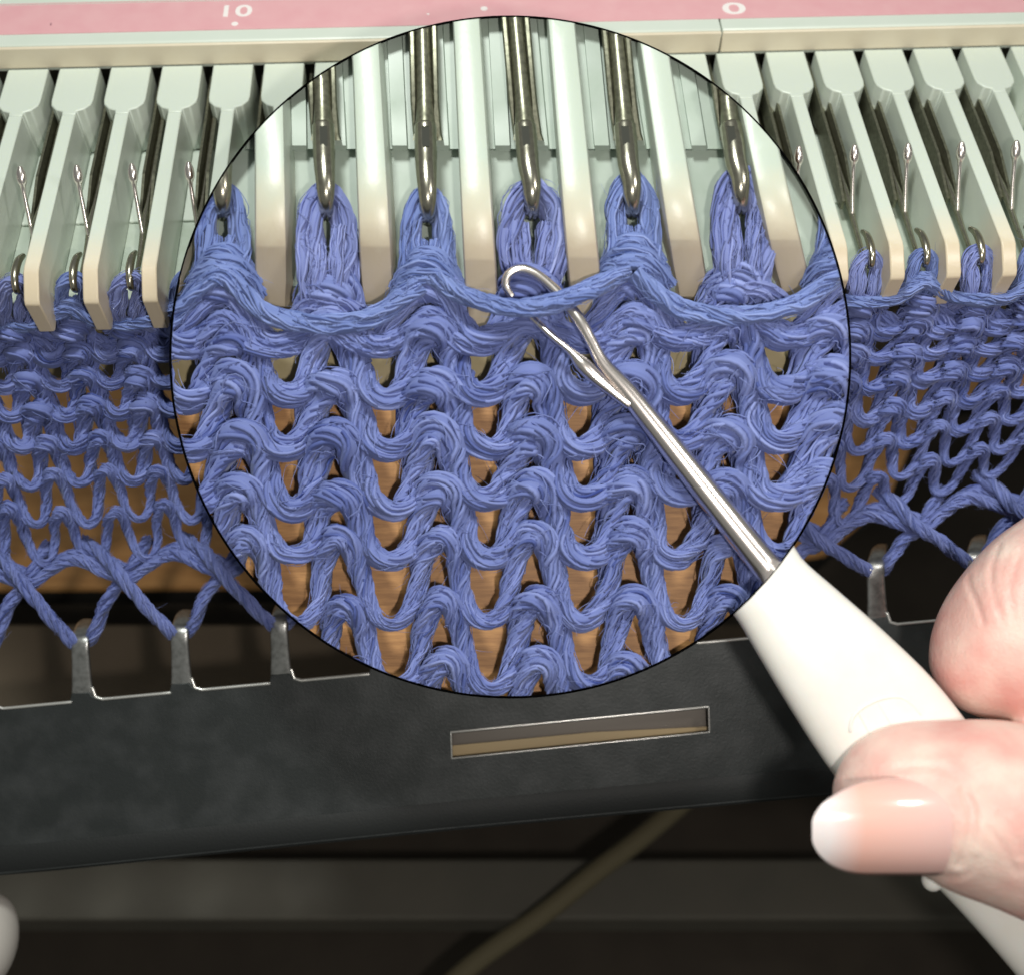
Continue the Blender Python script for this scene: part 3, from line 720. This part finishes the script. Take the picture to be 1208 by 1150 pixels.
# needles
NEED = [(262, 258), (384, 377), (504, 498), (627, 606), (745, 723), (873, 843), (1000, 970)]
for i, (nb, nt_) in enumerate(NEED):
    yo_ = (0, 0, 6, 0, -2, -6, 0)[i]
    def nx(y_): return nb + (nt_ - nb) * max(0, (235 - y_)) / 235.0
    root = None
    # slender nose that bends down into the loop
    ctrl = [(nx(150), 150, 12, 13), (nx(176), 176 + yo_, 20, 13), (nx(196), 196 + yo_, 27, 12.3), (nb, 216 + yo_, 31, 11), (nb + .5, 232 + yo_, 29, 10), (nb + 1, 246 + yo_, 20, 8.5), (nb + 1, 254 + yo_, 6, 8), (nb + 1, 252 + yo_, -6, 7)]
    c = smooth_path(np.array(ctrl), 3)
    me = tube_mesh(G(c[:, 0], c[:, 1], c[:, 2]), c[:, 3] * DD / FPX, 20)
    bm = bmesh.new(); bm.from_mesh(me)
    nd = ipart('needle', bm, M['steel'], bed, ang=60)
    if nd is None: continue
    # shank: two polished side walls and the blade between them
    for x0, x1, h0, h1 in ((-17, -9.5, -20, 9), (9.5, 17, -20, 9)):
        bm = bmesh.new(); rr = []
        for y_ in (0, 60, 120, 158, 166):
            x = nx(y_); q = 0 if y_ < 150 else (-x0 - 13 if x0 < 0 else -4) * (0.5 if y_ < 160 else 1); tp_ = 0 if y_ < 150 else 8
            rr.append([G(x + x0 + q, y_, h0), G(x + x0 + q, y_, h1 - 3 - tp_), G(x + x0 + 2 + q, y_, h1 - tp_), G(x + x1 - 2 - q, y_, h1 - tp_), G(x + x1 - q, y_, h1 - 3 - tp_), G(x + x1 - q, y_, h0)])
        loft(bm, rr); ipart('shank_wall' if abs(x0) > 8 else 'blade', bm, M['shank'], nd)
    c = smooth_path(np.array([(nx(-10), -10, -4, 9.5), (nx(60), 60, 0, 9.5), (nx(120), 120, 5, 10), (nx(150), 150, 10, 12)], float), 6)
    bm = bmesh.new(); bm.from_mesh(tube_mesh(G(c[:, 0], c[:, 1], c[:, 2]), c[:, 3] * DD / FPX, 16)); ipart('blade', bm, M['shank'], nd, ang=60)
    bm = bmesh.new(); x = nx(152)
    ys = [(148, 3.5), (150, 4.5), (170, 4.5), (173, 3.5)]
    loft(bm, [[G(nx(y_) - w, y_, 10), G(nx(y_) - w, y_, 33 if y_ > 149 else 20), G(nx(y_) + w, y_, 33 if y_ > 149 else 20), G(nx(y_) + w, y_, 10)] for y_, w in ys])
    ipart('slot', bm, M['slot'], nd)  # raised dark block painted in for the shade of the slot

# ---- enlarged knitting
YI = [(-1.5, 335), (-1, 352), (0, 407), (1, 470), (2, 533), (3, 596), (4, 663), (5, 738), (6, 812), (7, 880), (8, 950)]
def map_in(u, v, z):
    x = 333 + 117.6 * u + (v - .5) * (4.4 - 1.25 * u)
    y = np.interp(v, [a for a, _ in YI], [b for _, b in YI]) - 1.9 * u
    return G(x, y, z * 9 - 2)
efab = empty('enlarged_fabric', tuple(G(CX, 480, 0)))
tag(efab, 'enlarged blue purl-side knitting with open holes filling the lower part of the circle', 'knitting')
SI = DD / FPX
for j in range(0, 8):
    y = Yarn(clip=inside, seed=200 + j)
    q, rk = knit_row(map_in, j, -1.6, 6.2, per=44, H=1.34, a=.04, jit=.028, seed=5, zd=1.0, bb=.03)
    y.add(q, rk * (21.0 if j < 4 else 18.5 if j == 4 else 15) * SI, fib=14, plies=3, sides=3, fuzz=1.6, loose=1.4)
    y.build('knit_course', M['yarn_in'], efab)
def tmpl_in(i):
    nb = (262, 384, 504, 627, 745, 873, 1000)[i]; y0 = (228, 230, 232, 222, 216, 212, 215)[i]
    lean = (4, 4, 2, 4, 3, 6, -6)[i]
    def T(dx, dy, h):
        dx, dy, h = (np.asarray(q, float) for q in (dx, dy, h))
        return G(nb + dx + lean * dy / 150.0, y0 + dy * .96, h)
    return T
kinds = ['wrapped', 'open', 'wrapped', 'round', 'wrapped', 'open', 'wrapped']
for i, kd in enumerate(kinds):
    y = Yarn(clip=inside, seed=300 + i); loops(kd, tmpl_in(i), y, SI, step=.035)
    y.build('needle_loop', M['loop'] if kd == 'wrapped' else M['yarn_open'], efab)
y = Yarn(clip=inside, seed=320)
kw = dict(fib=12, plies=3, twist=.22, loose=1.4, fuzz=1.2, sides=3)
def addy(pts, r, **k):
    p = np.array(pts, float); d = dict(kw); d.update(k); y.add(smooth_path(G(p[:, 0], p[:, 1], p[:, 2]), .035), r * SI, **d)
addy([(190, 384, 10), (215, 362, 16), (240, 338, 24), (262, 326, 30), (284, 342, 28), (312, 368, 24), (350, 380, 22), (400, 382, 22), (445, 372, 22), (475, 350, 26), (496, 334, 28)], 13)
addy([(510, 326, 26), (530, 338, 32), (556, 352, 42), (590, 362, 50), (630, 364, 54), (668, 356, 50), (700, 342, 42), (724, 328, 30), (742, 320, 26)], 11.5)
addy([(516, 336, 20), (540, 350, 34), (580, 361, 46), (625, 360, 50), (668, 349, 46), (700, 335, 36), (728, 324, 28)], 9)
addy([(750, 322, 26), (772, 344, 28), (800, 364, 24), (840, 372, 22), (890, 372, 22), (935, 362, 22), (970, 338, 24), (1000, 316, 24)], 13)
y.build('float_strand', M['loop'], efab)
y = Yarn(clip=inside, seed=330)
# heap of tight stitches between the loops and the first open course
for i in range(7):
    T = tmpl_in(i); nb = (262, 384, 504, 627, 745, 873, 1000)[i]; yb = 392 - (nb - 262) * .02
    if kinds[i] == 'wrapped':
        addy([(nb - 58, yb + 12, -4), (nb - 40, yb - 8, 6), (nb - 22, yb - 34, 12), (nb - 2, yb - 48, 14), (nb + 20, yb - 34, 12), (nb + 40, yb - 8, 6), (nb + 58, yb + 12, -4)], 13)
        addy([(nb - 34, yb + 20, -2), (nb - 18, yb - 2, 12), (nb + 2, yb - 16, 16), (nb + 20, yb - 2, 12), (nb + 36, yb + 20, -2)], 12)
    else:
        addy([(nb - 60, yb + 14, -4), (nb - 34, yb + 6, 8), (nb, yb - 4, 12), (nb + 34, yb + 6, 8), (nb + 60, yb + 12, -4)], 13)
        if kinds[i] == 'round': addy([(nb - 30, yb + 4, -8), (nb, yb - 26, -4), (nb + 34, yb + 2, -6)], 10)
pp = [(180 + 16 * k, 408 - .022 * 16 * k + 9 * math.sin(k * .82 + .6), 4 + 5 * math.cos(k * .82)) for k in range(54)]
addy(pp, 13)
y.build('tight_course', M['yarn_in'], efab)

# ================================================================ TRANSFER TOOL
tool = empty('latch_hook_tool', tuple(P(1000, 800, 8.4)))
tag(tool, 'latch hook tool with white plastic handle, its chrome hook lifting a strand of yarn', 'hook tool')
# shaft inside the circle
c = smooth_path(np.array([(925, 690, 46, 18), (900, 663, 45, 17), (840, 588, 44, 15.5), (780, 512, 43, 13.5), (740, 462, 42, 11.5), (712, 430, 42, 8.5), (697, 402, 42, 7.2), (686, 382, 41, 7.6), (670, 360, 38, 6.8), (650, 338, 36, 6.2), (631, 323, 35, 6), (613, 318, 34, 6), (600, 325, 34, 5.6), (597, 338, 34, 4.8), (604, 350, 34, 4)], float), 3)
bm = bmesh.new(); bm.from_mesh(tube_mesh(G(c[:, 0], c[:, 1], c[:, 2]), c[:, 3] * SI, 24))
hook = ipart('hook_shaft', bm, M['chrome'], tool, ang=70)
c = smooth_path(np.array([(742, 478, 47, 5), (722, 462, 49, 6), (703, 446, 50, 8.2), (687, 430, 50, 8.8), (672, 414, 48, 4.5), (650, 396, 42, 4), (628, 375, 36, 4), (610, 357, 34, 4)], float), 3)
bm = bmesh.new(); bm.from_mesh(tube_mesh(G(c[:, 0], c[:, 1], c[:, 2]), c[:, 3] * SI, 16))
ipart('latch', bm, M['chrome'], tool, ang=70)
# handle
HC = [(880, 662, 62, .95), (904, 690, 52, .95), (940, 733, 60, 1), (985, 787, 71, 1), (1035, 848, 80, 1), (1080, 905, 80, 1), (1125, 962, 74, 1), (1170, 1018, 66, 1), (1225, 1085, 62, 1), (1300, 1175, 62, 1), (1420, 1320, 60, 1)]
hc = smooth_path(np.array(HC, float), 14)
DH = 8.36
cen = P(hc[:, 0], hc[:, 1], DH); T = np.gradient(cen, axis=0); T /= np.linalg.norm(T, axis=1)[:, None]
bm = bmesh.new(); rings = []
for i in range(len(hc)):
    side = np.cross(T[i], -FV); side /= np.linalg.norm(side); up = np.cross(side, T[i])
    hw = hc[i, 2] / FPX * DH; th = .17 + .05 * min(1, i / 12)
    pts = []
    for a in np.linspace(0, 2 * np.pi, 40, endpoint=False):
        ca, sa = math.cos(a), math.sin(a)
        x = np.sign(ca) * abs(ca) ** .72 * hw; z = np.sign(sa) * abs(sa) ** .8 * th
        pts.append(cen[i] + side * x + up * z)
    rings.append(pts)
loft(bm, rings)
# cut the part hidden behind the enlarged circle off along its edge (outside stays)
me = mesh_bm(bm)
handle = link('handle', me, M['handle'], tool); 
bm = bmesh.new()
nn = 96
prism(bm, [P(CX + (RR + .9) * math.cos(a), CY + (RR + .9) * math.sin(a), 7.6) for a in np.linspace(0, 2 * math.pi, nn, endpoint=False)],
      [P(CX + (RR + .9) * math.cos(a), CY + (RR + .9) * math.sin(a), 9.2) for a in np.linspace(0, 2 * math.pi, nn, endpoint=False)])
cut = link('cutter', mesh_bm(bm), None, None, smooth=False)
mo = handle.modifiers.new('cut', 'BOOLEAN'); mo.operation = 'DIFFERENCE'; mo.object = cut; mo.solver = 'EXACT'
dg = bpy.context.evaluated_depsgraph_get(); dg.update(); me2 = bpy.data.meshes.new_from_object(handle.evaluated_get(dg))
handle.modifiers.clear(); handle.data = me2; bpy.data.objects.remove(cut); autosmooth(me2, 50)
handle.data.name = 'handle'
def handle_front(px, py):
    """depth of the handle's front at a pixel, for raised marks"""
    i = int(np.argmin((hc[:, 0] - px) ** 2 + (hc[:, 1] - py) ** 2)); t = np.array([hc[min(i + 1, len(hc) - 1), 0] - hc[i - 1, 0], hc[min(i + 1, len(hc) - 1), 1] - hc[i - 1, 1]]); t = t / np.linalg.norm(t)
    off = abs((px - hc[i, 0]) * -t[1] + (py - hc[i, 1]) * t[0]) / hc[i, 2]
    th = .17 + .05 * min(1, i / 12); x = min(.98, off) ** (1 / .72)
    return DH - th * max(0, 1 - x * x) ** (.5 * .8)
def mark(pts, r=.013):
    p = smooth_path(np.array([(a, b, 0) for a, b in pts], float), 5)
    q = np.array([P(a, b, handle_front(a, b) + .004) for a, b, _ in p]); link('grip_rib', tube_mesh(q, r, 8), M['handle'], tool)
mark([(1003, 862), (1004, 850), (1012, 838), (1028, 828), (1046, 822), (1062, 822), (1075, 830), (1086, 842)])
mark([(1014, 842), (1034, 880)], .007); mark([(1036, 828), (1058, 866)], .007); mark([(1058, 823), (1082, 858)], .007)

bm = bmesh.new(); bmesh.ops.create_icosphere(bm, subdivisions=3, radius=.075)
bmesh.ops.translate(bm, verts=bm.verts[:], vec=tuple(P(1100, 1038, 8.3))); link('handle_tab', mesh_bm(bm), M['handle'], tool)

# ================================================================ HAND
hand = empty('person', tuple(P(1250, 900, 8.6)))
tag(hand, 'hand with long white-tipped nails holding the white hook handle between thumb and finger', 'person')
bm = bmesh.new()
def blob(px, py, d, rpx, sx=1, sy=1, sz=1):
    r = rpx / FPX * d; m = bmesh.ops.create_icosphere(bm, subdivisions=3, radius=1.0)
    c = P(px, py, d)
    for v in m['verts']:
        q = np.array(v.co) * r; v.co = Vector(c + RV * q[0] * sx + UV * q[1] * sy + FV * q[2] * sz)
def chain(cs, n=10):
    c = smooth_path(np.array(cs, float), 12)
    for q in c: blob(*q[:4])
    return
# thumb: tip to beyond the frame
chain([(1046, 942, 7.93, 62), (1066, 938, 7.92, 76), (1100, 940, 7.92, 89), (1150, 950, 7.93, 103), (1200, 962, 7.96, 112), (1270, 985, 8.05, 116), (1380, 1030, 8.25, 122), (1520, 1100, 8.5, 150)])
# index finger: pad behind the handle's edge
chain([(1168, 778, 8.62, 68), (1190, 760, 8.62, 86), (1218, 728, 8.62, 92), (1262, 692, 8.66, 96), (1330, 660, 8.75, 100), (1450, 680, 8.85, 110), (1580, 800, 8.95, 130)])
blob(1180, 790, 8.60, 56); blob(1225, 772, 8.5, 88); blob(1290, 770, 8.5, 100)
# curled middle, ring and little fingers beyond the frame, and the palm
chain([(1330, 1160, 8.9, 74), (1400, 1120, 8.9, 84), (1500, 1060, 8.95, 96), (1600, 960, 9.0, 120)])
chain([(1380, 1260, 9.0, 70), (1450, 1220, 9.0, 80), (1560, 1160, 9.0, 92), (1660, 1040, 9.0, 118)])
chain([(1440, 1350, 9.1, 62), (1520, 1310, 9.1, 70), (1620, 1240, 9.1, 82), (1720, 1120, 9.0, 110)])
chain([(1580, 900, 8.9, 170), (1680, 1000, 8.9, 220), (1820, 1120, 8.9, 230), (2000, 1240, 8.9, 200)])
me = mesh_bm(bm); tmp = link('tmp', me, None, None)
r1 = tmp.modifiers.new('r', 'REMESH'); r1.mode = 'VOXEL'; r1.voxel_size = .028; r1.use_smooth_shade = True
s1 = tmp.modifiers.new('s', 'SMOOTH'); s1.iterations = 12; s1.factor = .6
dg = bpy.context.evaluated_depsgraph_get(); dg.update(); me = bpy.data.meshes.new_from_object(tmp.evaluated_get(dg)); bpy.data.objects.remove(tmp)
n = len(me.vertices); co = np.zeros(n * 3); me.vertices.foreach_get('co', co); co = co.reshape(-1, 3)
no = np.zeros(n * 3); me.vertices.foreach_get('normal', no); no = no.reshape(-1, 3)
px, py = to_px(co); dep = (co - CAM) @ FV
facing = np.clip(-(no @ FV), 0, 1)
disp = np.zeros(n)
def crease(pts, width, depth):
    global disp
    p = smooth_path(np.array([(a, b, 0) for a, b in pts], float), 2)[:, :2]
    sel = np.where(facing > .05)[0]
    d = np.full(n, 1e9)
    d[sel] = np.sqrt(((np.stack([px[sel], py[sel]], -1)[:, None] - p[None]) ** 2).sum(-1)).min(1)
    disp -= depth * .8 * np.exp(-(d / width) ** 2); disp += depth * .15 * np.exp(-((d - 2.2 * width) / width) ** 2)
crease([(1140, 668), (1143, 690), (1154, 716), (1160, 735)], 3.2, .016)
crease([(1180, 645), (1170, 672), (1172, 700), (1182, 730)], 3.0, .012)
crease([(1205, 650), (1192, 690), (1196, 730)], 3.0, .010)
crease([(1138, 932), (1148, 960), (1144, 990), (1134, 1020)], 5, .03)
crease([(1000, 920), (1060, 905), (1110, 905), (1138, 925)], 4, .018)
crease([(1180, 960), (1196, 984), (1204, 1010)], 3.5, .014)
crease([(1165, 975), (1185, 1000), (1200, 1030)], 3.0, .010)
crease([(1095, 1036), (1140, 1030), (1150, 1010)], 4, .015)
r_ = np.random.default_rng(3)
for _ in range(14):
    k = r_.normal(0, 4, 3); disp += .0035 * np.sin(co @ k + r_.uniform(0, 6))
co += no * disp[:, None]; me.vertices.foreach_set('co', co.ravel()); me.update()
skin = bpy.data.materials.new('skin'); skin.use_nodes = True
nt = skin.node_tree; b = nt.nodes['Principled BSDF']
tc = nt.nodes.new('ShaderNodeTexCoord'); n1 = nt.nodes.new('ShaderNodeTexNoise'); n1.inputs['Scale'].default_value = 2.2; n1.inputs['Detail'].default_value = 4
nt.links.new(tc.outputs['Object'], n1.inputs['Vector'])
r = nt.nodes.new('ShaderNodeValToRGB'); r.color_ramp.elements[0].position = .35; r.color_ramp.elements[1].position = .68
r.color_ramp.elements[0].color = (.78, .40, .35, 1); r.color_ramp.elements[1].color = (.86, .66, .57, 1)
nt.links.new(n1.outputs['Fac'], r.inputs['Fac']); nt.links.new(r.outputs['Color'], b.inputs['Base Color'])
b.inputs['Roughness'].default_value = .45; b.inputs['Subsurface Weight'].default_value = .35; b.inputs['Subsurface Radius'].default_value = (.09, .04, .03); b.inputs['Subsurface Scale'].default_value = 1
v1 = nt.nodes.new('ShaderNodeTexVoronoi'); v1.inputs['Scale'].default_value = 26; v1.feature = 'DISTANCE_TO_EDGE'
n2 = nt.nodes.new('ShaderNodeTexNoise'); n2.inputs['Scale'].default_value = 30; n2.inputs['Detail'].default_value = 4
nt.links.new(tc.outputs['Object'], v1.inputs['Vector']); nt.links.new(tc.outputs['Object'], n2.inputs['Vector'])
mx = nt.nodes.new('ShaderNodeMath'); mx.operation = 'MULTIPLY_ADD'; mx.inputs[1].default_value = .6
nt.links.new(v1.outputs['Distance'], mx.inputs[0]); nt.links.new(n2.outputs['Fac'], mx.inputs[2])
bu = nt.nodes.new('ShaderNodeBump'); bu.inputs['Strength'].default_value = .3; bu.inputs['Distance'].default_value = .015
nt.links.new(mx.outputs[0], bu.inputs['Height']); nt.links.new(bu.outputs['Normal'], b.inputs['Normal'])
link('body', me, skin, hand)
# thumbnail
nail_m = bpy.data.materials.new('nail'); nail_m.use_nodes = True
nt = nail_m.node_tree; b = nt.nodes['Principled BSDF']; at = nt.nodes.new('ShaderNodeAttribute'); at.attribute_name = 'tone'
r = nt.nodes.new('ShaderNodeValToRGB'); r.color_ramp.elements[0].position = .12; r.color_ramp.elements[1].position = .34
r.color_ramp.elements[0].color = (.84, .76, .75, 1); r.color_ramp.elements[1].color = (.86, .50, .42, 1)
e = r.color_ramp.elements.new(.95); e.color = (.82, .54, .50, 1)
nt.links.new(at.outputs['Fac'], r.inputs['Fac']); nt.links.new(r.outputs['Color'], b.inputs['Base Color'])
b.inputs['Roughness'].default_value = .22; b.inputs['Coat Weight'].default_value = .8; b.inputs['Coat Roughness'].default_value = .05
b.inputs['Subsurface Weight'].default_value = .15; b.inputs['Subsurface Radius'].default_value = (.08, .04, .03)
na, nb_ = 40, 28; V = []; tone = []
for i in range(na):
    a = (1 - math.cos(math.pi * i / (na - 1))) / 2; x = 958 + 184 * a
    yt = np.interp(x, [958, 962, 972, 990, 1020, 1060, 1100, 1125, 1138, 1142], [984, 962, 946, 932, 922, 918, 919, 926, 940, 962])
    yb = np.interp(x, [958, 962, 972, 985, 1005, 1050, 1090, 1115, 1132, 1142], [984, 1004, 1016, 1023, 1028, 1029, 1027, 1020, 1004, 985])
    k_ = max(0, 1 - (1 - min(1, (x - 957) / 72)) ** 2.2) ** .46; k2 = math.sqrt(max(0, 1 - (1 - min(1, (1143 - x) / 44)) ** 2)) * .55 + .45
    y0t = 930 + (918 - 930) * min(1, max(0, (x - 985) / 60)) + 8 * max(0, (x - 1090) / 50)
    yt = 978 + (y0t - 978) * k_ * k2; yb = 978 + (1029 - 978) * k_ * k2
    for j in range(nb_):
        bb = j / (nb_ - 1); y_ = yt + (yb - yt) * bb
        q = (y_ - 974) / 58
        d = 7.375 + .30 * (1 - math.sqrt(max(0, 1 - min(.98, abs(q)) ** 2))) + .13 * (a - .45) ** 2 * 2 + .07 * max(0, a - .8)
        V.append(P(x, y_, d)); tone.append(a + .05 * (2 * bb - 1) ** 2)
F = [(i * nb_ + j, (i + 1) * nb_ + j, (i + 1) * nb_ + j + 1, i * nb_ + j + 1) for i in range(na - 1) for j in range(nb_ - 1)]
me = mesh_arr(np.array(V), np.array(F), tone)
nail = link('thumbnail', me, nail_m, hand); so = nail.modifiers.new('s', 'SOLIDIFY'); so.thickness = .035; so.offset = 0
